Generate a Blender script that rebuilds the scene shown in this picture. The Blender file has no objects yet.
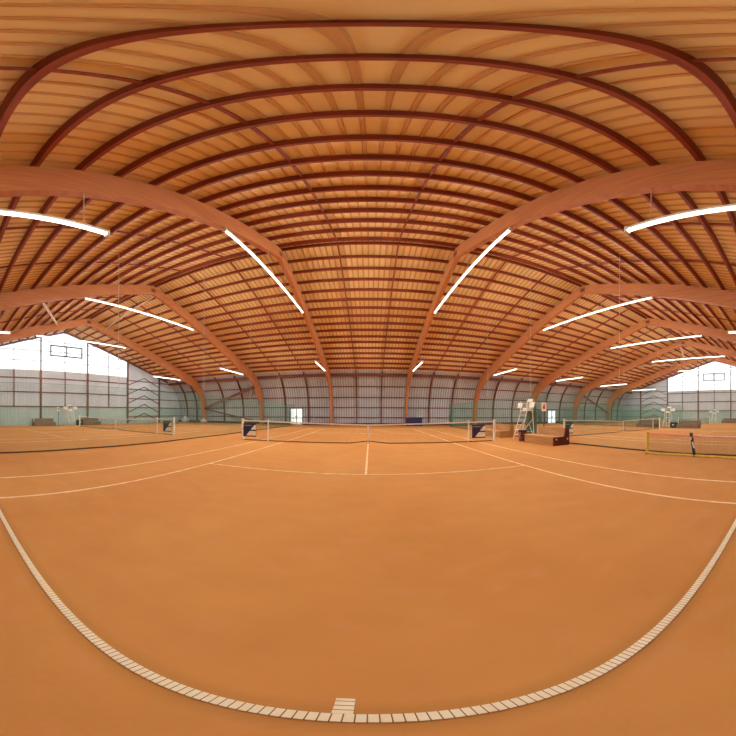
import bpy, bmesh, math, random
from mathutils import Vector, Matrix
random.seed(7)
SC = bpy.context.scene
COL = SC.collection
PI = math.pi

# ------------------------------------------------------------------ materials
def lin(c):
    return tuple((v/12.92 if v <= .04045 else ((v+.055)/1.055)**2.4) for v in (x/255 for x in c))

def new_mat(name):
    m = bpy.data.materials.new(name); m.use_nodes = True
    nt = m.node_tree; nt.nodes.clear()
    out = nt.nodes.new('ShaderNodeOutputMaterial')
    return m, nt, out

def mat(name, c1, c2=None, scale=4.0, stretch=(1, 1, 1), rough=.6, metal=0.0, detail=4, bump=0.0, lo=.35, hi=.65):
    """noise-mixed two tone principled material in object space"""
    m, nt, out = new_mat(name)
    b = nt.nodes.new('ShaderNodeBsdfPrincipled')
    b.inputs['Roughness'].default_value = rough; b.inputs['Metallic'].default_value = metal
    tc = nt.nodes.new('ShaderNodeTexCoord'); mp = nt.nodes.new('ShaderNodeMapping')
    mp.inputs['Scale'].default_value = stretch
    nz = nt.nodes.new('ShaderNodeTexNoise'); nz.inputs['Scale'].default_value = scale; nz.inputs['Detail'].default_value = detail
    rp = nt.nodes.new('ShaderNodeValToRGB')
    c2 = c2 or tuple(v*.88 for v in c1)
    rp.color_ramp.elements[0].color = (*lin(c1), 1); rp.color_ramp.elements[1].color = (*lin(c2), 1)
    rp.color_ramp.elements[0].position = lo; rp.color_ramp.elements[1].position = hi
    L = nt.links.new
    L(tc.outputs['Object'], mp.inputs['Vector']); L(mp.outputs['Vector'], nz.inputs['Vector'])
    L(nz.outputs['Fac'], rp.inputs['Fac']); L(rp.outputs['Color'], b.inputs['Base Color'])
    if bump:
        bp = nt.nodes.new('ShaderNodeBump'); bp.inputs['Strength'].default_value = bump; bp.inputs['Distance'].default_value = .02
        L(nz.outputs['Fac'], bp.inputs['Height']); L(bp.outputs['Normal'], b.inputs['Normal'])
    L(b.outputs['BSDF'], out.inputs['Surface'])
    return m

def glow(name, col, strength):
    m, nt, out = new_mat(name)
    e = nt.nodes.new('ShaderNodeEmission'); e.inputs['Strength'].default_value = strength
    tc = nt.nodes.new('ShaderNodeTexCoord'); nz = nt.nodes.new('ShaderNodeTexNoise'); nz.inputs['Scale'].default_value = .35
    rp = nt.nodes.new('ShaderNodeValToRGB')
    rp.color_ramp.elements[0].color = (*lin(col), 1); rp.color_ramp.elements[1].color = (*lin(tuple(v*.94 for v in col)), 1)
    nt.links.new(tc.outputs['Object'], nz.inputs['Vector']); nt.links.new(nz.outputs['Fac'], rp.inputs['Fac'])
    nt.links.new(rp.outputs['Color'], e.inputs['Color']); nt.links.new(e.outputs[0], out.inputs['Surface'])
    return m

def clay():
    m, nt, out = new_mat('orange_clay')
    N = nt.nodes.new; L = nt.links.new
    b = N('ShaderNodeBsdfPrincipled'); b.inputs['Roughness'].default_value = .92
    b.inputs['Specular IOR Level'].default_value = .15
    tc = N('ShaderNodeTexCoord')
    def noise(scale, st=(1, 1, 1), det=5):
        mp = N('ShaderNodeMapping'); mp.inputs['Scale'].default_value = st
        n = N('ShaderNodeTexNoise'); n.inputs['Scale'].default_value = scale; n.inputs['Detail'].default_value = det
        L(tc.outputs['Object'], mp.inputs['Vector']); L(mp.outputs['Vector'], n.inputs['Vector']); return n
    big = noise(.35, (1, .6, 1)); mid = noise(1.6, (1, 1.5, 1), 8); fine = noise(26)
    r1 = N('ShaderNodeValToRGB')
    r1.color_ramp.elements[0].position = .3; r1.color_ramp.elements[1].position = .7
    r1.color_ramp.elements[0].color = (*lin(CL1), 1); r1.color_ramp.elements[1].color = (*lin(CL2), 1)
    L(big.outputs['Fac'], r1.inputs['Fac'])
    r2 = N('ShaderNodeValToRGB')
    r2.color_ramp.elements[0].position = .3; r2.color_ramp.elements[1].position = .72
    r2.color_ramp.elements[0].color = (.93, .92, .9, 1); r2.color_ramp.elements[1].color = (1.04, 1.04, 1.03, 1)
    L(mid.outputs['Fac'], r2.inputs['Fac'])
    mx = N('ShaderNodeMix'); mx.data_type = 'RGBA'; mx.blend_type = 'MULTIPLY'; mx.inputs['Factor'].default_value = .75
    L(r1.outputs['Color'], mx.inputs['A']); L(r2.outputs['Color'], mx.inputs['B'])
    # pale dusty scuffs
    sc = noise(2.4, (1, 1.3, 1), 7)
    r3 = N('ShaderNodeValToRGB'); r3.color_ramp.elements[0].position = .54; r3.color_ramp.elements[1].position = .72
    r3.color_ramp.elements[0].color = (0, 0, 0, 1); r3.color_ramp.elements[1].color = (.45, .45, .45, 1)
    L(sc.outputs['Fac'], r3.inputs['Fac'])
    mx2 = N('ShaderNodeMix'); mx2.data_type = 'RGBA'
    L(r3.outputs['Color'], mx2.inputs['Factor']); L(mx.outputs['Result'], mx2.inputs['A'])
    mx2.inputs['B'].default_value = (*lin((214, 150, 100)), 1)
    # swept, damp clay along both sides of the front baseline
    sp = N('ShaderNodeSeparateXYZ'); L(tc.outputs['Object'], sp.inputs[0])
    ad = N('ShaderNodeMath'); ad.inputs[1].default_value = 11.85; L(sp.outputs['Y'], ad.inputs[0])
    ab = N('ShaderNodeMath'); ab.operation = 'ABSOLUTE'; L(ad.outputs[0], ab.inputs[0])
    mr = N('ShaderNodeMapRange'); mr.interpolation_type = 'SMOOTHSTEP'
    for k, v in (('From Min', .03), ('From Max', .13), ('To Min', .84), ('To Max', 1.0)): mr.inputs[k].default_value = v
    L(ab.outputs[0], mr.inputs['Value'])
    mx3 = N('ShaderNodeMix'); mx3.data_type = 'RGBA'; mx3.blend_type = 'MULTIPLY'; mx3.inputs['Factor'].default_value = 1
    L(mx2.outputs['Result'], mx3.inputs['A']); L(mr.outputs['Result'], mx3.inputs['B'])
    L(mx3.outputs['Result'], b.inputs['Base Color'])
    bp = N('ShaderNodeBump'); bp.inputs['Strength'].default_value = .25; bp.inputs['Distance'].default_value = .01
    L(fine.outputs['Fac'], bp.inputs['Height']); L(bp.outputs['Normal'], b.inputs['Normal'])
    L(b.outputs['BSDF'], out.inputs['Surface'])
    return m

def ribbed_line(axis=0):
    """off-white court tape with dark cross ribs every 3 cm"""
    m, nt, out = new_mat('ribbed_court_tape_%s' % 'xy'[axis])
    N = nt.nodes.new; L = nt.links.new
    b = N('ShaderNodeBsdfPrincipled'); b.inputs['Roughness'].default_value = .7
    tc = N('ShaderNodeTexCoord'); sp = N('ShaderNodeSeparateXYZ'); L(tc.outputs['Object'], sp.inputs[0])
    mu = N('ShaderNodeMath'); mu.operation = 'MULTIPLY'; mu.inputs[1].default_value = 1/.0295
    fr = N('ShaderNodeMath'); fr.operation = 'FRACT'; lt = N('ShaderNodeMath'); lt.operation = 'LESS_THAN'; lt.inputs[1].default_value = .13
    L(sp.outputs[axis], mu.inputs[0]); L(mu.outputs[0], fr.inputs[0]); L(fr.outputs[0], lt.inputs[0])
    nz = N('ShaderNodeTexNoise'); nz.inputs['Scale'].default_value = 18; nz.inputs['Detail'].default_value = 6
    L(tc.outputs['Object'], nz.inputs['Vector'])
    rp = N('ShaderNodeValToRGB'); rp.color_ramp.elements[0].position = .3; rp.color_ramp.elements[1].position = .75
    rp.color_ramp.elements[0].color = (*lin((255, 248, 226)), 1); rp.color_ramp.elements[1].color = (*lin((253, 230, 190)), 1)
    L(nz.outputs['Fac'], rp.inputs['Fac'])
    mx = N('ShaderNodeMix'); mx.data_type = 'RGBA'; L(lt.outputs[0], mx.inputs['Factor'])
    L(rp.outputs['Color'], mx.inputs['A']); mx.inputs['B'].default_value = (*lin((146, 92, 54)), 1)
    L(mx.outputs['Result'], b.inputs['Base Color']); L(b.outputs['BSDF'], out.inputs['Surface'])
    return m

CL1 = (214, 151, 86); CL2 = (204, 137, 73)
M = {}
M['clay'] = clay()
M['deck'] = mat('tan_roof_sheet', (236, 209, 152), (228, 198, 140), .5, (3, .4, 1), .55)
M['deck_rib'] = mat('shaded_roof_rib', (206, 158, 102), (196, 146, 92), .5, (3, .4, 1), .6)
M['purlin'] = mat('red_brown_purlin', (146, 58, 27), (118, 44, 18), 3, (.3, 4, 4), .65)
M['glulam'] = mat('glued_laminated_timber', (196, 126, 76), (178, 106, 60), 2.2, (1, .5, 9), .55)
M['stud'] = mat('red_brown_wall_timber', (124, 58, 36), (102, 46, 28), 3, (1, 1, .4), .65)
M['gstud'] = mat('grey_brown_gable_timber', (128, 82, 62), (106, 66, 50), 3, (1, 1, .4), .65)
M['plate'] = mat('galvanised_plate', (176, 160, 140), (150, 134, 116), 8, rough=.45, metal=.4)
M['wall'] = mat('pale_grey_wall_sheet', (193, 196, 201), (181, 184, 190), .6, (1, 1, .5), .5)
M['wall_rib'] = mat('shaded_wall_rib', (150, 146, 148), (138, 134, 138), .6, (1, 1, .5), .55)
M['wall_low'] = mat('blue_grey_lower_sheet', (172, 190, 184), (160, 178, 172), .6, (1, 1, .5), .5)
M['plinth'] = mat('brown_plinth', (112, 62, 38), (92, 50, 30), 2, rough=.8)
M['tube'] = glow('tube_light', (240, 248, 242), 172)
M['tube_near'] = glow('tube_light_dimmed', (240, 248, 238), 88)  # near tubes set weaker on purpose, to darken the near floor and roof
M['housing'] = mat('white_housing', (236, 230, 216), (226, 220, 206), 3, rough=.4)
M['skylight'] = glow('translucent_gable', (246, 250, 255), 1.8)
M['doorglass'] = glow('daylit_door_glass', (240, 252, 250), 1.5)
M['mullion'] = mat('grey_mullion', (136, 130, 132), (120, 114, 116), 4, rough=.5)
M['white'] = mat('white_paint', (244, 240, 230), (228, 220, 206), 6, rough=.45)
M['tape'] = mat('white_net_tape', (240, 234, 224), (226, 216, 204), 5, rough=.8)
M['netcord'] = mat('black_net_cord', (40, 34, 32), (30, 26, 24), 9, rough=.8)
M['bottomcord'] = mat('dark_bottom_cord', (98, 52, 30), (80, 42, 26), 9, rough=.9)
M['line'] = mat('pale_court_line', (252, 226, 186), (238, 192, 140), 5, rough=.8)
M['rib_x'] = ribbed_line(0); M['rib_y'] = ribbed_line(1)
M['teal'] = mat('teal_net_cord', (62, 132, 108), (52, 116, 94), 5, rough=.8)
M['teal_dark'] = mat('gathered_teal_net', (92, 112, 90), (70, 92, 74), 14, (2, 2, .3), rough=.85, bump=.4)
M['bench'] = mat('oiled_bench_wood', (186, 136, 84), (162, 112, 66), 3, (1, .35, 8), .6)
M['seatwood'] = mat('pale_bench_seat', (218, 164, 108), (204, 148, 92), 3, (8, .35, 1), .6)
M['bench_end'] = mat('dark_red_bench_end', (104, 34, 30), (84, 26, 24), 4, rough=.5)
M['bench_grey'] = mat('grey_brown_bench_wood', (134, 104, 80), (112, 84, 64), 3, (1, .35, 8), .65)
M['navy'] = mat('navy_cloth', (38, 34, 84), (30, 26, 70), 6, rough=.7)
M['black'] = mat('black_plastic', (30, 28, 30), (22, 20, 22), 6, rough=.5)
M['maroon'] = mat('maroon_plastic', (110, 40, 48), (92, 32, 42), 6, rough=.5)
M['yellow'] = mat('yellow_tube', (222, 188, 70), (206, 170, 56), 6, rough=.5)
M['pink'] = mat('pink_net_tape', (232, 130, 110), (222, 116, 98), 6, rough=.8)
M['red'] = mat('red_print', (196, 50, 44), (178, 42, 38), 6, rough=.6)
M['cable'] = mat('pale_hanging_cord', (206, 186, 166), (188, 168, 150), 6, rough=.6)
M['brace'] = mat('pale_steel_brace', (236, 214, 190), (222, 198, 172), 3, rough=.5)
M['doorframe'] = mat('grey_green_door_frame', (92, 100, 98), (76, 84, 82), 4, rough=.5)
M['dustsheet'] = mat('grey_white_sheet', (196, 196, 190), (176, 176, 170), 7, rough=.8)
M['ground_out'] = M['clay']

# ------------------------------------------------------------------ mesh helpers
class MB:
    def __init__(s): s.v = []; s.f = []; s.m = []; s.mats = []
    def mi(s, m):
        if m not in s.mats: s.mats.append(m)
        return s.mats.index(m)
    def add(s, vs, fs, m):
        k = len(s.v); i = s.mi(m)
        s.v += [tuple(v) for v in vs]; s.f += [tuple(a+k for a in f) for f in fs]; s.m += [i]*len(fs)
        return s
    def box(s, c, d, m, rot=None):
        hx, hy, hz = d[0]/2, d[1]/2, d[2]/2
        vs = [Vector((x, y, z)) for x in (-hx, hx) for y in (-hy, hy) for z in (-hz, hz)]
        if rot is not None: vs = [rot @ v for v in vs]
        vs = [v + Vector(c) for v in vs]
        return s.add(vs, [(0, 1, 3, 2), (4, 6, 7, 5), (0, 4, 5, 1), (2, 3, 7, 6), (0, 2, 6, 4), (1, 5, 7, 3)], m)
    def span(s, a, b, m):
        return s.box([(a[i]+b[i])/2 for i in range(3)], [abs(b[i]-a[i]) for i in range(3)], m)
    def bar(s, a, b, w, h, m, up=(0, 0, 1)):
        a, b = Vector(a), Vector(b); d = b-a; L = d.length; z = d/L
        u = Vector(up)
        if abs(z.dot(u)) > .98: u = Vector((0, 1, 0))
        x = u.cross(z).normalized(); y = z.cross(x)
        return s.box((a+b)/2, (w, h, L), m, Matrix((x, y, z)).transposed())
    def tube(s, pts, r, m, n=8, cap=True):
        pts = [Vector(p) for p in pts]; rs = r if isinstance(r, (list, tuple)) else [r]*len(pts)
        vs = []; fs = []
        t0 = (pts[1]-pts[0]).normalized(); ref = Vector((0, 0, 1)) if abs(t0.z) < .9 else Vector((1, 0, 0))
        for i, p in enumerate(pts):
            t = (pts[min(i+1, len(pts)-1)]-pts[max(i-1, 0)]).normalized()
            x = ref.cross(t).normalized(); y = t.cross(x)
            for k in range(n):
                a = 2*PI*k/n; vs.append(p + (x*math.cos(a)+y*math.sin(a))*rs[i])
        for i in range(len(pts)-1):
            for k in range(n):
                k2 = (k+1) % n
                fs.append((i*n+k, i*n+k2, (i+1)*n+k2, (i+1)*n+k))
        if cap: fs += [tuple(range(n-1, -1, -1)), tuple((len(pts)-1)*n+k for k in range(n))]
        return s.add(vs, fs, m)
    def prism(s, poly, axis, lo, hi, m):
        """polygon given as 2D points extruded on an axis; poly in the other two axes in order"""
        n = len(poly)
        def P(p, t):
            if axis == 0: return (t, p[0], p[1])
            if axis == 1: return (p[0], t, p[1])
            return (p[0], p[1], t)
        vs = [P(p, lo) for p in poly]+[P(p, hi) for p in poly]
        fs = [tuple(range(n-1, -1, -1)), tuple(range(n, 2*n))]+[(i, (i+1) % n, n+(i+1) % n, n+i) for i in range(n)]
        return s.add(vs, fs, m)
    def build(s, name, parent=None, bevel=0, smooth=False, kind=None):
        me = bpy.data.meshes.new(name); me.from_pydata(s.v, [], s.f); me.update()
        for m in s.mats: me.materials.append(m)
        me.polygons.foreach_set('material_index', s.m)
        bm = bmesh.new(); bm.from_mesh(me); bmesh.ops.recalc_face_normals(bm, faces=bm.faces[:])
        bm.to_mesh(me); bm.free()
        if smooth: me.polygons.foreach_set('use_smooth', [True]*len(me.polygons))
        o = bpy.data.objects.new(name, me); COL.objects.link(o)
        if parent is not None:
            o.parent = parent
        if bevel:
            md = o.modifiers.new('soft_edge', 'BEVEL'); md.width = bevel; md.segments = 2; md.limit_method = 'ANGLE'
        if kind: o['kind'] = kind
        return o

def tag(o, label, cat, group=None, kind=None):
    o['label'] = label; o['category'] = cat
    if group: o['group'] = group
    if kind: o['kind'] = kind
    return o

def thing(name, label, cat, loc=(0, 0, 0), rz=0, group=None):
    o = bpy.data.objects.new(name, None); o.empty_display_size = .3; COL.objects.link(o)
    o.location = loc; o.rotation_euler = (0, 0, rz)
    return tag(o, label, cat, group)

def dup(root, label, loc=None, rz=None, group=None):
    r = root.copy(); COL.objects.link(r); r['label'] = label
    if loc is not None: r.location = loc
    if rz is not None: r.rotation_euler = (0, 0, rz)
    if group: r['group'] = group
    for ch in list(root.children):
        c = ch.copy(); COL.objects.link(c); c.parent = r
        for g in list(ch.children):
            d = g.copy(); COL.objects.link(d); d.parent = c
    return r

# ------------------------------------------------------------------ building dimensions (net line of the courts is Y = 0)
XL, XR = -27.9, 44.7
FRX = [-22.3, -13.35, -4.43, 4.33, 13.05, 21.75, 30.45, 39.0]
SL = .298; ZR = 11.0
def zr(y): return ZR - SL*abs(y)
OUT = [(19.15, 0), (19.15, 1.2), (19.1, 2.2), (18.85, 3.3), (18.35, 4.3), (17.65, 5.2), (16.5, zr(16.5)), (14.5, zr(14.5)), (10, zr(10)), (5, zr(5)), (0, ZR)]
INN = [(18.22, 0), (18.17, 1.2), (18.02, 2.1), (17.7, 3.2), (17.1, 4.05), (16.3, 4.75), (15.2, 5.25), (13.5, 5.8), (9.5, 7.2), (4.8, 8.75), (0, 10.3)]
# wall skin profile, a purlin's depth outside of the arches
SKIN = [(19.4, 0), (19.4, 1.2), (19.35, 2.25), (19.1, 3.4), (18.6, 4.46), (17.85, 5.42), (16.7, 6.23)]
ZD = ZR+.235
def zd(y): return ZD - SL*abs(y)

# ------------------------------------------------------------------ setting
MB().span((XL-.3, -19.5, -.3), (XR+.3, 19.5, 0), M['clay']).build('floor', kind='structure')

def corr(u, pitch=.30, d=.035):
    t = (u/pitch) % 1.0
    return d if t > .78 else 0.0
def rib_positions(a, b, pitch=.30):
    out = []
    u = a
    k = math.floor(a/pitch)
    while k*pitch < b:
        for f in (0.0, .72, .78, .94):
            x = (k+f)*pitch
            if a <= x <= b: out.append((x, .035 if f in (.78, .94-0) and f == .78 or f == .94 else 0.0))
        k += 1
    return out
# ceiling: ribbed roof sheets, both slopes
mb = MB(); rp = rib_positions(XL, XR)
ys = [-16.75, -8, 0, 8, 16.75]
vs = []; fs = []; fr = []
for (x, d) in rp:
    for y in ys: vs.append((x, y, zd(y)-d))
n = len(ys)
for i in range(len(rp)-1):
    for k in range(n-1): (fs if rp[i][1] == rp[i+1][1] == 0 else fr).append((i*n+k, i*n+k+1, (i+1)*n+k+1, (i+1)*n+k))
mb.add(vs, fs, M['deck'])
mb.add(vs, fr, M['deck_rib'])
ceiling = mb.build('ceiling', kind='structure')

# long walls
def long_wall(sgn, name):
    mb = MB(); vs = []; fs = []; fr = []
    n = len(SKIN)
    for (x, d) in rp:
        for (y, z) in SKIN: vs.append((x, sgn*(y-d), z))
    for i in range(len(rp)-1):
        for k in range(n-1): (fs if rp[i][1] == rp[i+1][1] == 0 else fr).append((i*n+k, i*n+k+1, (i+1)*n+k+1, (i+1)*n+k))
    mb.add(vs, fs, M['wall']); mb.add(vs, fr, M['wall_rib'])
    return mb.build(name, kind='structure')
wall_far = long_wall(1, 'wall_far'); wall_near = long_wall(-1, 'wall_near')

def skin_at_z(z):
    for (y0, z0), (y1, z1) in zip(SKIN, SKIN[1:]):
        if z0 <= z <= z1:
            t = (z-z0)/(z1-z0); return y0+(y1-y0)*t
    return SKIN[-1][0]
for sgn, w in ((1, wall_far), (-1, wall_near)):
    for z in (.95, 2.15, 3.35, 4.6):
        y = skin_at_z(z)-.1
        MB().span((XL+.05, sgn*(y-.045), z-.05), (XR-.05, sgn*(y+.045), z+.05), M['stud']).build('girt', w)
    for a, b in zip([XL]+FRX, FRX+[XR]):
        for t in (1/3, 2/3):
            x = a+(b-a)*t
            mb = MB(); vs = []; n = len(SKIN)
            for (y, z) in SKIN:
                for dx in (-.06, .06):
                    vs += [(x+dx, sgn*(y-.04), z), (x+dx, sgn*(y-.24), z-(.08 if z > 3 else 0))]
            fs = []
            for k in range(n-1):
                o = k*4; p = o+4
                fs += [(o, o+1, p+1, p), (o+2, p+2, p+3, o+3), (o+1, o+3, p+3, p+1), (o, p, p+2, o+2)]
            mb.add(vs, fs, M['stud']).build('stud', w)
    # eave beam in the bend
    MB().bar((XL+.05, sgn*16.98, 5.8), (XR-.05, sgn*16.98, 5.8), .16, .34, M['stud']).build('eave_beam', w)
for nm, s in (('baseboard_far', 1), ('baseboard_near', -1)):
    MB().span((XL+.1, s*19.16, 0), (XR-.1, s*19.3, .3), M['plinth']).build(nm, kind='structure')

# gable walls
def gable(name, X, inn, ZS):
    """inn = +1 if the hall lies on the +X side"""
    mb = MB()
    R = [(-19.45, 0)] + rib_positions(-19.4, 19.4) + [(19.45, 0)]
    def top(y):
        a = abs(y)
        if a < 16.7: return zd(y)-.02
        for (y0, z0), (y1, z1) in zip(SKIN, SKIN[1:]):
            if y1 <= a <= y0: return z0+(z1-z0)*(y0-a)/(y0-y1) if y0 > y1 else z1
        return 1.3
    for (y0, d0), (y1, d1) in zip(R, R[1:]):
        t0, t1 = top(y0), top(y1)
        if abs((y0+y1)/2) < 9: t0 = t1 = ZS
        x0, x1 = X+inn*d0, X+inn*d1
        s0, s1 = min(2.12, t0), min(2.12, t1)
        mb.add([(x0, y0, 0), (x1, y1, 0), (x1, y1, s1), (x0, y0, s0)], [(0, 1, 2, 3)], M['wall_low'])
        if t0 > 2.12: mb.add([(x0, y0, s0), (x1, y1, s1), (x1, y1, t1), (x0, y0, t0)], [(0, 1, 2, 3)], M['wall'])
    w = mb.build(name, kind='structure')
    xi = X+inn*.12
    for y in (-14.85, -9, -2.95, 2.95, 9, 14.85):
        MB().span((xi-.08, y-.1, 0), (xi+.1, y+.1, ZS if abs(y) < 5 else zd(y)-.25), M['gstud']).build('post', w)
        if abs(y) < 5: MB().span((xi-.08, y-.085, ZS), (xi+.06, y+.085, zd(y)-.25), M['mullion']).build('post', w)
    for y in (-6, 0, 6):
        MB().span((xi-.06, y-.045, 2.1), (xi+.04, y+.045, ZS), M['gstud']).build('post', w)
    for z in (2.12, 3.72, 5.3):
        MB().span((xi-.07, -9, z-.06), (xi+.03, 9, z+.06), M['gstud']).build('girt', w)
    for s in (1, -1):
        for z in (.95, 2.15, 3.35, 4.6, 5.8):
            yo = skin_at_z(min(z, 6))-.1
            MB().span((xi-.07, s*9, z-.05), (xi+.03, s*yo, z+.05), M['gstud']).build('girt', w)
        for k in range(5):
            zb = .25+k*1.22
            MB().bar((xi, s*9.05, zb), (xi, s*11.9, zb+1.15), .08, .1, M['gstud']).bar((xi, s*14.8, zb), (xi, s*11.9, zb+1.15), .08, .1, M['gstud']).build('chevron_brace', w)
    # rake rafter along the gable top
    for s in (1, -1):
        MB().bar((xi, s*.05, zd(0)-.22), (xi, s*16.6, zd(16.6)-.22), .2, .3, M['gstud'], up=(1, 0, 0)).build('rafter', w)
    return w
wall_left = gable('wall_left', XL, 1, 6.2); wall_right = gable('wall_right', XR, -1, 5.75)

def gable_window(name, X, inn, ZS, zw, yw):
    mb = MB()
    mb.prism([(-9, ZS), (9, ZS), (9, zd(9)-.05), (0, zd(0)-.05), (-9, zd(9)-.05)], 0, X-inn*.05, X-inn*.01, M['skylight'])
    w = mb.build(name, kind='structure')
    xi = X+inn*.03
    for z in (7.3, 8.5, 9.7):
        ym = min(9, (ZD-z)/SL)
        MB().span((xi-.02, -ym, z-.035), (xi+.02, ym, z+.035), M['mullion']).build('glazing_bar', w)
    for y in (-6, 0, 6):
        MB().span((xi-.02, y-.045, ZS), (xi+.02, y+.045, zd(y)-.2), M['mullion']).build('glazing_bar', w)
    mb = MB(); x0, x1 = xi+inn*.03, xi+inn*.1
    y0, y1 = yw; z1 = zw+1.36; yc = (y0+y1)/2
    for a, b in (((y0, zw), (y1, zw+.16)), ((y0, z1-.16), (y1, z1)), ((y0, zw), (y0+.16, z1)), ((y1-.16, zw), (y1, z1)), ((yc-.08, zw), (yc+.08, z1))):
        mb.span((x0, a[0], a[1]), (x1, b[0], b[1]), M['doorframe'])
    mb.build('window_frame', w)
    MB().span((X-inn*.005, -9.05, ZS-.06), (X+inn*.12, 9.05, ZS+.02), M['housing']).build('window_sill', w)
gable_window('window_1', XL, 1, 6.2, 7.95, (-1.85, 2.25)); gable_window('window_2', XR, -1, 5.75, 7.42, (-1.88, 2.04))

# doors in the far wall
def door(name, x0, x1, h, leaves, dark_left=0):
    Y = 18.95
    f = MB()
    f.span((x0-.09, Y, 0), (x0, Y+.1, h+.09), M['doorframe']).span((x1, Y, 0), (x1+.09, Y+.1, h+.09), M['doorframe'])
    f.span((x0-.09, Y, h), (x1+.09, Y+.1, h+.09), M['doorframe'])
    if dark_left:
        f.span((x0-dark_left, Y, 0), (x0-dark_left+.5, Y+.06, h+.05), M['doorframe'])
    d = f.build(name, kind='structure')
    w = (x1-x0)/leaves
    for k in range(leaves):
        a, b = x0+k*w, x0+(k+1)*w
        lf = MB(); y0, y1 = Y+.03, Y+.08
        for p, q in (((a, .02), (a+.09, h)), ((b-.09, .02), (b, h)), ((a, .02), (b, .16)), ((a, h-.1), (b, h)), ((a, .78), (b, .92))):
            lf.span((p[0], y0, p[1]), (q[0], y1, q[1]), M['housing'])
        l = lf.build('door_leaf', d)
        MB().span((a+.09, Y+.05, .16), (b-.09, Y+.07, h-.1), M['doorglass']).build('pane', l)
        MB().span((b-.16 if k == 0 else a+.1, Y-.03, .98), (b-.1 if k == 0 else a+.16, Y+.03, 1.14), M['black']).build('door_handle', l)
door('door_1', -9.65, -8.1, 2.05, 2)
door('door_2', 25.0, 26.55, 2.05, 2, 1.6)

# ------------------------------------------------------------------ timber arches
ORD = ['first', 'second', 'third', 'fourth', 'fifth', 'sixth', 'seventh', 'eighth', 'ninth', 'tenth', 'eleventh', 'twelfth', 'thirteenth', 'fourteenth', 'fifteenth', 'sixteenth']
AL = ['leftmost laminated timber arch, nearest the left gable', 'second laminated timber arch from the left, between left and middle court',
      'third laminated timber arch from the left, over the middle court', 'fourth laminated timber arch from the left, over the right of the middle court',
      'fourth laminated timber arch from the right, foot just right of the middle net post', 'third laminated timber arch from the right, foot behind the umpire chair',
      'second laminated timber arch from the right', 'rightmost laminated timber arch, nearest the right gable']
def half_arch(s):
    mb = MB(); vs = []; fs = []; w = .115
    n = len(OUT)
    for (a, b) in zip(OUT, INN):
        vs += [(-w, s*a[0], a[1]), (w, s*a[0], a[1]), (-w, s*b[0], b[1]), (w, s*b[0], b[1])]
    for k in range(n-1):
        o = 4*k; p = o+4
        fs += [(o, p, p+1, o+1), (o+2, o+3, p+3, p+2), (o, o+2, p+2, p), (o+1, p+1, p+3, o+3)]
    fs += [(0, 1, 3, 2), (4*n-4, 4*n-2, 4*n-1, 4*n-3)]
    return mb.add(vs, fs, M['glulam'])
arch = thing('timber_arch', AL[0], 'beam', (FRX[0], 0, 0), 0, 'laminated timber arches')
half_arch(1).build('half_arch', arch); half_arch(-1).build('half_arch', arch)
MB().span((-.125, -.2, 10.42), (.125, .2, 10.72), M['stud']).build('ridge_plate', arch)
for s in (1, -1):
    MB().span((-.16, s*18.15, 0), (.16, s*19.2, .22), M['plate']).build('base_shoe', arch)
for x, l in zip(FRX[1:], AL[1:]): dup(arch, l, (x, 0, 0))

# ------------------------------------------------------------------ purlins
FARY = [1.22, 2.16, 3.12, 4.11, 5.09, 6.02, 6.98, 7.94, 8.88, 9.85, 10.75, 11.75, 12.73, 13.73, 14.78]
NEARY = [1.5, 2.63, 3.68, 4.64, 5.55, 6.49, 7.4, 8.34, 9.31, 10.2, 11.08, 11.94, 12.8, 13.7, 14.6]
def purlin(y, label, w=.09, h=.21):
    z = zr(y)
    ang = -math.copysign(math.atan(SL), y) if y else 0
    R = Matrix.Rotation(ang, 3, 'X')
    L = XR-XL-.5
    mb = MB().box((0, 0, h/2), (L, w, h), M['purlin'], R)
    o = mb.build('roof_purlin'); o.location = ((XL+XR)/2, y, z)
    tag(o, label, 'beam', 'roof purlins')
for k, y in enumerate(FARY+[15.8]): purlin(y, f'red-brown roof purlin, {ORD[k]} from the ridge on the far slope')
for k, y in enumerate(NEARY): purlin(-y, f'red-brown roof purlin, {ORD[k]} from the ridge on the near slope overhead')
for s, l in ((1, 'ridge purlin on the far side of the roof peak'), (-1, 'ridge purlin on the near side of the roof peak')):
    purlin(s*.22, 'doubled red-brown '+l, .09, .21)
# thin battens at the thirds of each bay, running down the slopes under the purlins
for a, b in zip([XL]+FRX, FRX+[XR]):
    for t in (1/3, 2/3):
        x = a+(b-a)*t
        for s in (1, -1):
            d = -.12
            MB().bar((x, s*.3, zr(.3)-d), (x, s*16.2, zr(16.2)-d), .075, .07, M['purlin'], up=(1, 0, 0)).build('batten', ceiling)

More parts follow.
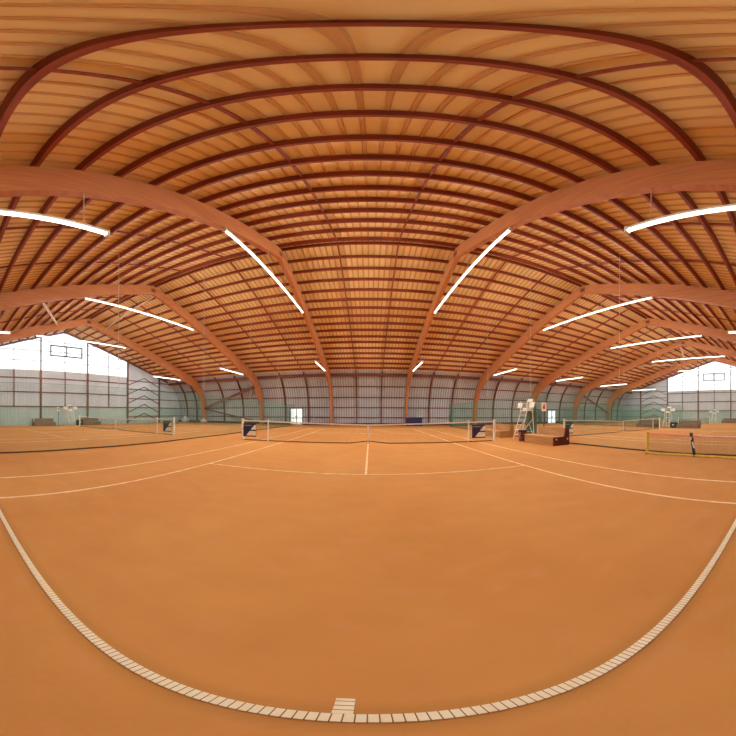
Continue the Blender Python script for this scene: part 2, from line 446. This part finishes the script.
# ------------------------------------------------------------------ strip lights
def strip(L, tm='tube'):
    t = thing('strip_light', '', 'lamp', (0, 0, 0), 0, 'fluorescent strip lights')
    MB().span((-.06, -L/2, .035), (.06, L/2, .1), M['housing']).build('housing', t, bevel=.012)
    MB().tube([(0, -L/2+.02, 0), (0, L/2-.02, 0)], .037, M[tm], 10).build('tube', t)
    for s in (-1, 1): MB().span((-.065, s*L/2-.03, -.05), (.065, s*L/2+.03, .11), M['housing']).build('end_cap', t)
    return t
SIDE = ['leftmost arch', 'second arch from the left', 'third arch from the left', 'fourth arch from the left',
        'fourth arch from the right', 'third arch from the right', 'second arch from the right', 'rightmost arch']
lr, lf, ln = strip(9.7), strip(4.7), strip(3.5, 'tube_near')
for proto, y, z, L in ((lr, -.45, 8.45, 9.7), (lf, 10.75, 5.68, 4.7), (ln, -11.35, 5.68, 3.5)):
    for s in (-.12, .12) if proto is lr else (-.35, .35):     # suspension wires up to the arch
        yy = abs(y+s*L)
        for (y1, z1), (y0, z0) in zip(INN, INN[1:]):
            if y0 <= yy <= y1: ztop = z0+(z1-z0)*(yy-y0)/(y1-y0)
        MB().tube([(0, s*L, .1), (0, s*L, ztop-z+.02)], .012, M['cable'], 5).build('suspension_wire', proto)
for i, x in enumerate(FRX):
    for proto, y, z, nm in ((lr, -.45, 8.45, 'long strip light under the peak of the '), (lf, 10.75, 5.68, 'short strip light under the far slope of the '), (ln, -11.35, 5.68, 'strip light under the near slope of the ')):
        o = proto if i == 0 else dup(proto, nm+SIDE[i])
        o['label'] = nm+SIDE[i]; o.location = (x+(.1 if x < 0 else -.06), y, z)

# ------------------------------------------------------------------ roof and wall braces
def brace(name, a, b, w, h, m, label):
    a, b = Vector(a), Vector(b); c = (a+b)/2
    o = MB().bar(a-c, b-c, w, h, m).build(name); o.location = c
    tag(o, label, 'beam')
brace('wind_brace', (-22.1, 1.9, zr(1.9)-.25), (-13.6, .6, zr(.6)-.3), .12, .12, M['brace'], 'pale slanting roof brace on the far slope between the two left arches')
brace('wind_brace', (-13.6, -8.0, zr(8.1)-.25), (-22.0, -3.4, zr(3.4)-.25), .14, .14, M['brace'], 'pale slanting roof brace on the near slope between the two left arches')
brace('wind_brace', (30.7, .6, zr(.6)-.25), (38.8, 3.1, zr(3.1)-.3), .16, .16, M['brace'], 'pale slanting roof brace near the ridge between the two right arches')
brace('wind_brace', (30.7, 8.4, zr(8.4)-.3), (38.8, 4.0, zr(4.0)-.3), .14, .14, M['brace'], 'pale slanting roof brace rising along the far slope between the two right arches')
brace('timber_brace', (-22.1, 18.45, 2.1), (-13.5, 17.5, 4.9), .14, .3, M['stud'], 'thick brown diagonal brace rising to the right on the far wall at the left')
brace('timber_brace', (-22.1, 18.6, 2.0), (-13.5, 18.7, .25), .1, .16, M['stud'], 'thin brown diagonal brace falling to the right on the far wall at the left')
brace('timber_brace', (30.6, 17.6, 4.8), (38.8, 18.5, 1.7), .14, .3, M['stud'], 'thick brown diagonal brace falling to the right on the far wall at the right')

# ------------------------------------------------------------------ court markings
CX = [-17.7, 0.0, 17.7, 35.4]
CN = ['on the left court', 'of the near middle court, ribbed baseline at the front', 'on the first court to the right', 'on the farthest right court']
def markings(cx, label, ribbed):
    t = thing('court_markings', label, 'court lines', (cx, 0, 0), 0, 'court markings')
    z0, z1 = .0, .007
    w = .028
    lm = M['line']
    for s in (-1, 1):
        m = M['rib_x'] if (ribbed and s < 0) else lm
        MB().span((-5.49, s*11.85-.026, z0), (5.49, s*11.85+.026, z1), m).build('baseline', t)
        MB().span((-4.09, s*6.4-w, z0), (4.09, s*6.4+w, z1), lm).build('service_line', t)
        mk = MB()
        if ribbed and s < 0:
            mk.span((.0, -11.822, z0), (.055, -11.72, z1), M['rib_y'])
        else:
            mk.span((-w, s*11.71, z0), (w, s*11.84, z1), lm)
        mk.build('center_mark', t)
        for x in (4.115, 5.487):
            MB().span((s*x-w, -11.84, z0), (s*x+w, 11.84, z1-.002), lm).build('sideline', t)
    MB().span((-w, -6.37, z0), (w, 6.37, z1), lm).build('center_line', t)
for cx, n in zip(CX, CN): markings(cx, 'white tennis court lines '+n, cx == 0)

# ------------------------------------------------------------------ nets
def net_top(x):     # height of net along its length
    a = min(abs(x)/6.35, 1)
    return .914+(1.07-.914)*a
def strand(mb, a, b, r, m):
    mb.tube([a, b], r, m, 3, cap=False)
def make_net():
    t = thing('tennis_net', '', 'net', (0, 0, 0), 0, 'tennis nets')
    mb = MB(); st = .055
    n = int(12.6/st)
    for i in range(n+1):
        x = -6.3+i*12.6/n
        lift = max(0, .1*(1-abs(x)/.9))
        strand(mb, (x, 0, .03+lift), (x, 0, net_top(x)-.03), .0017, M['netcord'])
    segs = 20
    for k in range(1, 17):
        for j in range(segs):
            xa = -6.3+12.6*j/segs; xb = -6.3+12.6*(j+1)/segs
            strand(mb, (xa, 0, .03+(net_top(xa)-.06)*k/17), (xb, 0, .03+(net_top(xb)-.06)*k/17), .0017, M['netcord'])
    mb.build('net_mesh', t)
    mb = MB(); vs = []; fs = []
    N = 24
    for j in range(N+1):
        x = -6.35+12.7*j/N; z = net_top(x)
        vs += [(x, -.012, z-.055), (x, .012, z-.055), (x, -.012, z+.005), (x, .012, z+.005)]
    for j in range(N):
        o = 4*j; p = o+4
        fs += [(o, p, p+2, o+2), (o+1, o+3, p+3, p+1), (o+2, p+2, p+3, o+3), (o, o+1, p+1, p)]
    mb.add(vs, fs, M['tape']).build('top_band', t)
    pts = [(x, 0, .03+max(0, .1*(1-abs(x)/.9))) for x in (-6.3, -4, -2, -.9, -.6, -.3, 0, .3, .6, .9, 2, 4, 6.3)]
    MB().tube(pts, .022, M['bottomcord'], 6).build('bottom_cord', t)
    MB().span((-.03, -.018, 0), (.03, .018, .92), M['tape']).build('center_strap', t)
    for s in (-1, 1):
        p = MB().span((s*6.4-.05, -.05, 0), (s*6.4+.05, .05, 1.12), M['white']).build('net_post', t, bevel=.01)
        MB().span((s*6.4-.06, -.06, 1.12), (s*6.4+.06, .06, 1.15), M['housing']).build('post_cap', p)
        MB().tube([(s*6.4-s*.03, -.1, .62), (s*6.4-s*.03, -.055, .62)], .03, M['plate'], 8).build('winder', p)
    return t
net = make_net()
NL = ['long tennis net with white top band across the left court', 'tennis net with white top band and centre strap across the middle court',
      'tennis net across the first court to the right, behind the yellow-framed mini net', 'tennis net across the farthest right court, beyond the second row of benches']
net['label'] = NL[1]
for cx, l in zip(CX, NL):
    if cx: dup(net, l, (cx, 0, 0))
# singles sticks
def stick(x, label, first=[None]):
    if first[0] is None:
        t = thing('singles_stick', label, 'net post', (x, -.05, 0), 0, 'singles sticks')
        MB().tube([(0, 0, 0), (0, 0, 1.07)], .03, M['white'], 10).build('pole', t)
        MB().span((-.05, -.03, 1.05), (.05, .06, 1.1), M['white']).build('clip', t)
        first[0] = t
    else: dup(first[0], label, (x, -.05, 0))
stick(-4.93, 'white singles stick on the middle net, left of its centre')
stick(4.93, 'white singles stick on the middle net, right of its centre')
stick(-17.7+4.93, 'white singles stick on the left court net beside its hanging banner')
stick(17.7+4.93, 'white singles stick on the net of the first court to the right')
# hanging banners between post and singles stick
def banner(x, label, first=[None]):
    if first[0] is None:
        t = thing('net_banner', label, 'banner', (x, -.03, 0), 0, 'navy and white net banners')
        W, z0, z1 = .74, .2, .9; x0 = -W/2
        MB().span((x0, -.006, z0), (x0+W, .006, z1), M['navy']).build('cloth', t)
        y = -.007
        def flat(poly, m, nm, yy=y): MB().prism(poly, 1, yy-.003, yy, m).build(nm, t)
        # white field lower right of the diagonal, cut by a navy bar
        def dg(z): return x0+W*(.16+.80*(z-z0)/(z1-z0))      # diagonal edge
        zb = z0+.06
        flat([(dg(zb), zb), (x0+W-.01, zb), (x0+W-.01, .5), (dg(.5), .5)], M['white'], 'white_patch')
        flat([(dg(.57), .57), (x0+W-.01, .57), (x0+W-.01, dg and .82), (dg(.82), .82)], M['white'], 'white_patch')
        flat([(x0+.05, .76), (x0+.46, .76), (x0+.5, .82), (x0+.05, .82)], M['mullion'], 'lettering_strip')
        first[0] = t
    else: dup(first[0], label, (x, -.03, 0))
banner(-5.98, 'navy and white banner hung on the middle net near its left post')
banner(5.5, 'navy and white banner hung on the middle net near its right post')
banner(-17.7+5.85, 'navy and white banner hung on the right end of the left court net')
banner(17.7-6.0, 'navy and white banner on the next net to the right, behind the bench')

# ------------------------------------------------------------------ divider curtains of teal netting
def divider(X, y0, y1, H, label, r=.0019, st=.036, hangers=(), gathers=()):
    t = thing('divider_net', label, 'net', (X, (y0+y1)/2, 0), 0)
    c = (y0+y1)/2
    mb = MB(); n = int((y1-y0)/st)
    for i in range(n+1):
        y = y0+(y1-y0)*i/n-c
        strand(mb, (.04*math.sin(y*1.7), y, .02), (0, y, H), r, M['teal'])
    for k in range(1, int(H/st)):
        f = k*st/H
        strand(mb, (0, y0-c, k*st), (0, y1-c, k*st), r, M['teal'])
    o = mb.build('net_mesh', t)
    MB().tube([(0, y0-c, H), (0, y1-c, H)], .006, M['teal'], 5).build('top_cable', t)
    pts = []
    k = int((y1-y0)/1.2)
    for i in range(k+1):
        y = y0+(y1-y0)*i/k-c
        pts.append((.05*math.sin(y*.9)+.03*math.sin(y*2.3), y, .028))
    MB().tube(pts, .028, M['bottomcord'], 6).build('bottom_cord', t)
    for y in hangers:
        MB().tube([(0, y-c, H), (0, y-c, zr(y)-.02)], .013, M['cable'], 5).build('hanging_cord', t)
    for (y, h, r0) in gathers:
        mbx = MB(); m_ = 9; pts = []; rs = []
        for i in range(m_):
            f = i/(m_-1); pts.append((.1+.02*math.sin(9*f), y-c+.04*math.sin(5*f), .02+f*h)); rs.append(r0*(.62+.55*math.sin(PI*min(1, .15+f*.8))))
        mbx.tube(pts, rs, M['teal_dark'], 10).build('gathered_net', t, smooth=True)
    return t
divider(-8.95, -16, 18.4, 2.5, 'sheer teal divider net hanging between the left court and the middle court', hangers=(-6, 0, 6.2, 12.5))
divider(8.95, -16, 16.4, 2.5, 'sheer teal divider net right of the middle court, behind the umpire chair', hangers=(-6, .35, 6.2, 12.5), gathers=((.35, 2.0, .3), (15.9, 2.0, .14)))
divider(26.6, -1.5, 18.3, 2.5, 'denser teal divider net beyond the first court to the right', r=.0042, st=.036, hangers=(1.5, 6.2, 12.5))

# ------------------------------------------------------------------ umpire chairs
def umpire():
    t = thing('umpire_chair', '', 'chair', (0, 0, 0), 0, 'white umpire chairs')
    w = M['white']
    lad = MB()      # front ladder on the -X side
    for s in (-1, 1): lad.bar((-.5, s*.38, 0), (-.02, s*.3, 1.66), .035, .035, w)
    for k in range(1, 6):
        f = k/6; lad.bar((-.5+.48*f, -.38+.08*f, 1.66*f), (-.5+.48*f, .38-.08*f, 1.66*f), .04, .025, w)
    lad.build('ladder', t)
    for s in (-1, 1):
        MB().bar((.42, s*.4, 0), (.36, s*.3, 1.66), .035, .035, w).build('rear_leg', t)
        MB().bar((-.36, s*.36, .45), (.4, s*.38, .45), .025, .025, w).bar((-.35, s*.345, .45), (.39, s*.34, 1.2), .025, .025, w).build('side_brace', t)
        MB().bar((-.02, s*.34, 1.6), (-.04, s*.34, 2.2), .03, .03, w).bar((.36, s*.34, 1.6), (.36, s*.34, 2.1), .03, .03, w).bar((-.05, s*.34, 2.06), (.38, s*.34, 2.08), .035, .035, w).build('armrest', t)
        MB().box((.1, s*.6, 1.96), (.03, .48, .3), w, Matrix.Rotation(.2, 3, 'Y')).build('writing_board', t)
    MB().span((-.06, -.32, 1.62), (.4, .32, 1.67), w).build('platform', t)
    MB().span((.02, -.22, 1.74), (.38, .22, 1.8), w).span((.04, -.18, 1.66), (.36, .18, 1.75), w).build('seat', t, bevel=.01)
    mb = MB(); mb.box((.41, 0, 2.24), (.04, .5, .16), w, Matrix.Rotation(.12, 3, 'Y'))
    for s in (-1, 1): mb.bar((.37, s*.2, 1.78), (.4, s*.2, 2.2), .025, .025, w)
    mb.build('backrest', t)
    MB().bar((.41, -.38, .1), (.38, .32, 1.3), .025, .025, w).build('cross_brace', t)
    return t
uc = umpire(); uc.location = (8.38, .14, 0); uc['label'] = 'white umpire chair beside the right post of the middle net, between two benches'
dup(uc, 'white umpire chair against the left gable wall, between two benches', (-26.3, 0, 0), PI)
dup(uc, 'white umpire chair at the far end of the first net on the right', (26.0, 0, 0))
dup(uc, 'white umpire chair farthest right, before the right gable wall', (43.0, -.4, 0))

# score signs on thin poles
def sign(loc, rz, label, first=[None]):
    if first[0] is None:
        t = thing('score_sign', label, 'sign', loc, rz, 'score signs')
        MB().tube([(0, 0, 0), (0, 0, 1.62)], .03, M['doorframe'], 8).build('pole', t)
        MB().span((-.13, -.05, 1.6), (.13, -.03, 2.06), M['white']).build('board', t)
        mb = MB().span((-.06, -.056, 1.72), (.06, -.05, 1.86), M['red']).span((-.02, -.056, 1.86), (.04, -.05, 1.98), M['red'])
        mb.build('red_mark', t)
        MB().span((-.13, -.13, 0), (.13, .13, .04), M['doorframe']).build('base', t)
        first[0] = t
    else: dup(first[0], label, loc, rz)
sign((8.68, -1.3, 0), -.65, 'white sign with a red mark on a dark pole behind the near bench')
sign((-26.6, -1.35, 0), 1.15, 'white sign with a red mark by the left gable wall')

# ------------------------------------------------------------------ benches
def make_bench(wood, seatm, endm, cover=False):
    t = thing('bench', '', 'bench', (0, 0, 0), 0, 'courtside benches')
    L = 2.35; h = L/2                      # runs along Y, faces -X
    MB().span((-.5, -h+.04, .0), (-.46, h-.04, .36), wood).build('front_panel', t)
    mb = MB()
    for k in range(3): mb.span((-.53+.22*k, -h, .37), (-.53+.22*k+.21, h, .41), seatm)
    mb.build('seat', t)
    MB().box((.27, -.09, .6), (.05, L-.22, .4), wood, Matrix.Rotation(.1, 3, 'Y')).build('backrest', t)
    for s in (-1, 1):
        e = MB().prism([(-.5, 0), (.45, 0), (.45, .78), (.22, .8), (.14, .41), (-.5, .37)] if s < 0 or not cover else [(-.5, 0), (.45, 0), (.45, .4), (-.5, .37)], 1, s*h-.025, s*h+.025, endm).build('end_panel', t)
        if cover:
            for (x, z) in ((-.34, .29), (.33, .29)): MB().tube([(x, s*(h+.024), z), (x, s*(h+.034), z)], .04, M['white'], 10).build('bolt_cover', e)
    return t
bA = make_bench(M['bench'], M['seatwood'], M['bench_end'], True); bA.location = (8.12, -2.2, 0)
bA['label'] = 'brown wooden bench with dark red end panel, nearest on the right'
bC = make_bench(M['bench'], M['seatwood'], M['bench']); bC.location = (8.0, 2.6, 0)
bC['label'] = 'brown wooden bench between the net post and the umpire chair'
bB = make_bench(M['bench_grey'], M['bench_grey'], M['bench_grey']); bB.location = (-26.8, -2.95, 0); bB.rotation_euler = (0, 0, PI)
bB['label'] = 'grey-brown bench left of the umpire chair at the left gable'
dup(bB, 'grey-brown bench right of the umpire chair at the left gable', (-26.8, 2.75, 0), PI)
dup(bB, 'grey-brown bench behind the far end of the first net on the right', (26.1, 2.6, 0), 0)
dup(bB, 'grey-brown bench beyond the yellow-framed mini net, right of the dark bag', (26.1, -2.4, 0), 0)
dup(bB, 'grey-brown bench farthest right, by the right gable wall', (43.5, -2.9, 0), 0)

# bins and bags beside the chairs
def bin_(loc, label, first=[None]):
    if first[0] is None:
        t = thing('waste_bin', label, 'bin', loc, 0, 'waste bins')
        MB().tube([(0, 0, 0), (0, 0, .3), (0, 0, .3), (0, 0, .52)], [.19, .21, .21, .22], M['maroon'], 16).build('tub', t, smooth=False)
        MB().tube([(0, 0, .5), (0, 0, .58)], .235, M['navy'], 16).build('rim', t)
        MB().tube([(-.215, -.1, .5), (-.25, -.12, .25), (-.2, -.08, .12)], .012, M['white'], 6).build('handle', t)
        first[0] = t
    else: dup(first[0], label, loc)
bin_((7.8, -.58, 0), 'maroon bin with a navy rim between the near bench and the umpire chair')
def bag(loc, rz, label, first=[None]):
    if first[0] is None:
        t = thing('sports_bag', label, 'bag', loc, rz, 'dark sports bags')
        MB().span((-.25, -.4, 0), (.25, .4, .62), M['black']).build('body', t, bevel=.12)
        MB().tube([(-.1, -.25, .6), (-.1, -.15, .78), (-.1, .15, .78), (-.1, .25, .6)], .02, M['black'], 6).build('handle', t)
        MB().span((-.27, -.1, .28), (-.25, .1, .4), M['white']).build('badge', t)
        first[0] = t
    else: dup(first[0], label, loc, rz)
bag((-26.5, 1.2, 0), PI, 'dark bag at the near end of the right-hand bench by the left gable')
bag((26.0, -.75, 0), 0, 'dark bag beside the bench beyond the yellow-framed mini net')

# things along the far wall
t = thing('storage_chest', 'navy storage chest against the far wall, right of centre', 'chest', (5.2, 18.2, 0))
MB().span((-.95, -.3, .04), (.95, .3, .82), M['navy']).build('body', t, bevel=.02)
MB().span((-1.0, -.33, .82), (1.0, .33, .98), M['navy']).build('lid', t, bevel=.03)
for x in (-.8, .8): MB().span((x-.08, -.25, 0), (x+.08, .25, .05), M['black']).build('foot', t)
t = thing('folded_tarp', 'dark green folded tarpaulin on the floor by the far wall, behind the right stick', 'tarp', (10.6, 17.5, 0))
MB().span((-1.1, -.4, 0), (1.1, .4, .24), M['teal_dark']).build('lower_fold', t, bevel=.08)
MB().span((-1.0, -.36, .22), (.9, .36, .46), M['teal_dark']).build('upper_fold', t, bevel=.08)
def bundle(loc, s, label):
    bm = bmesh.new(); bmesh.ops.create_icosphere(bm, subdivisions=3, radius=.5)
    for v in bm.verts:
        n = 1+.16*math.sin(7*v.co.x+2*s)*math.cos(6*v.co.y)+.1*math.sin(9*v.co.z+s)
        v.co = Vector((v.co.x*1.25*n, v.co.y*.8*n, max(-.36, v.co.z*n*.95)+.36))
    me = bpy.data.meshes.new('sheet_bundle'); bm.to_mesh(me); bm.free(); me.materials.append(M['dustsheet'])
    me.polygons.foreach_set('use_smooth', [True]*len(me.polygons))
    o = bpy.data.objects.new('sheet_bundle', me); COL.objects.link(o); o.location = loc; o.scale = (s, s, s)
    tag(o, label, 'sheet')
bundle((-24.9, 17.4, 0), 1.15, 'pale bundled sheet in the far left corner, left of the arch foot')
bundle((-21.5, 17.3, 0), .8, 'small pale bundled sheet on the floor right of the far left arch foot')

# ------------------------------------------------------------------ yellow-framed mini net at the right front
ang = 0.0
t = thing('mini_net', 'mini tennis net on a yellow tube frame with pink top tape, at the right edge', 'net', (8.4, -7.66, 0))
A = Vector((0, 0, 0)); B = Vector((.0, -6.1, 0)); MID = Vector((.1, -1.72, 0)); 
def tz(f): return .74-.05*math.sin(PI*f)
MB().tube([(0, 0, 0), (0, 0, .8)], .055, M['yellow'], 10).build('end_post', t)
MB().tube([(0, -6.1, 0), (0, -6.1, .8)], .055, M['yellow'], 10).build('end_post', t)
MB().tube([(0, 0, .04), (.1, -1.72, .04), (.0, -3.4, .04), (0, -6.1, .04)], .04, M['yellow'], 8).build('base_rail', t)
for y in (0, -3.2, -6.1):
    MB().tube([(-.22, y, .03), (.22, y, .03)], .032, M['yellow'], 8).build('foot', t)
mb = MB(); n = 140
for i in range(n+1):
    f = i/n; strand(mb, (.1*math.sin(PI*f), -6.1*f, .06), (.1*math.sin(PI*f), -6.1*f, tz(f)), .0016, M['netcord'])
for k in range(1, 14):
    for j in range(12):
        f, g = j/12, (j+1)/12
        strand(mb, (.1*math.sin(PI*f), -6.1*f, .06+(tz(f)-.06)*k/14), (.1*math.sin(PI*g), -6.1*g, .06+(tz(g)-.06)*k/14), .0016, M['netcord'])
mb.build('net_mesh', t)
mb = MB()
for j in range(16):
    f, g = j/16, (j+1)/16
    mb.bar((.1*math.sin(PI*f), -6.1*f, tz(f)), (.1*math.sin(PI*g), -6.1*g, tz(g)), .06, .012, M['pink'] , up=(1, 0, 0))
mb.build('top_band', t)
mb = MB()
for j in range(5, 16):
    f, g = j/16, (j+1)/16
    mb.bar((.1*math.sin(PI*f)-.009, -6.1*f, tz(f)+.022), (.1*math.sin(PI*g)-.009, -6.1*g, tz(g)+.022), .022, .012, M['white'], up=(1, 0, 0))
mb.build('white_edge', t)
p = MB().bar((.09, -1.78, 0), (.06, -1.66, .82), .05, .09, M['black']).build('middle_pole', t)
MB().bar((.05, -1.775, .3), (.03, -1.72, .52), .02, .05, M['white']).bar((.05, -1.69, .60), (.03, -1.68, .68), .02, .09, M['white']).build('white_print', p)

# ------------------------------------------------------------------ camera: 160 degree window of an equirectangular panorama
cam = bpy.data.cameras.new('camera'); co = bpy.data.objects.new('camera', cam); COL.objects.link(co); SC.camera = co
co.location = (.091, -12.478, 1.439)
yaw, pit, rol = (math.radians(v) for v in (.456, 0, -.238))
R = Matrix.Rotation(yaw, 3, 'Z') @ Matrix.Rotation(pit, 3, 'X') @ Matrix.Rotation(rol, 3, 'Y') @ Matrix.Rotation(PI/2, 3, 'X')
co.rotation_euler = R.to_euler()
cam.type = 'PANO'; cam.clip_start = .01; cam.clip_end = 300
def setc(k, v):
    for tgt in (cam, getattr(cam, 'cycles', None)):
        try: setattr(tgt, k, v)
        except Exception: pass
setc('panorama_type', 'EQUIRECTANGULAR')
setc('latitude_min', math.radians(-70.18)); setc('latitude_max', math.radians(90))
setc('longitude_min', math.radians(-79.5)); setc('longitude_max', math.radians(79.5))

# ------------------------------------------------------------------ world and look
w = bpy.data.worlds.new('world'); SC.world = w; w.use_nodes = True
w.node_tree.nodes['Background'].inputs[0].default_value = (.8, .88, 1, 1)
w.node_tree.nodes['Background'].inputs[1].default_value = 1.0
SC.view_settings.view_transform = 'Standard'
SC.view_settings.exposure = 0.13
SC.cycles.use_denoising = True
SC.cycles.max_bounces = 10; SC.cycles.diffuse_bounces = 7
SC.cycles.sample_clamp_indirect = 6; SC.cycles.sample_clamp_direct = 4
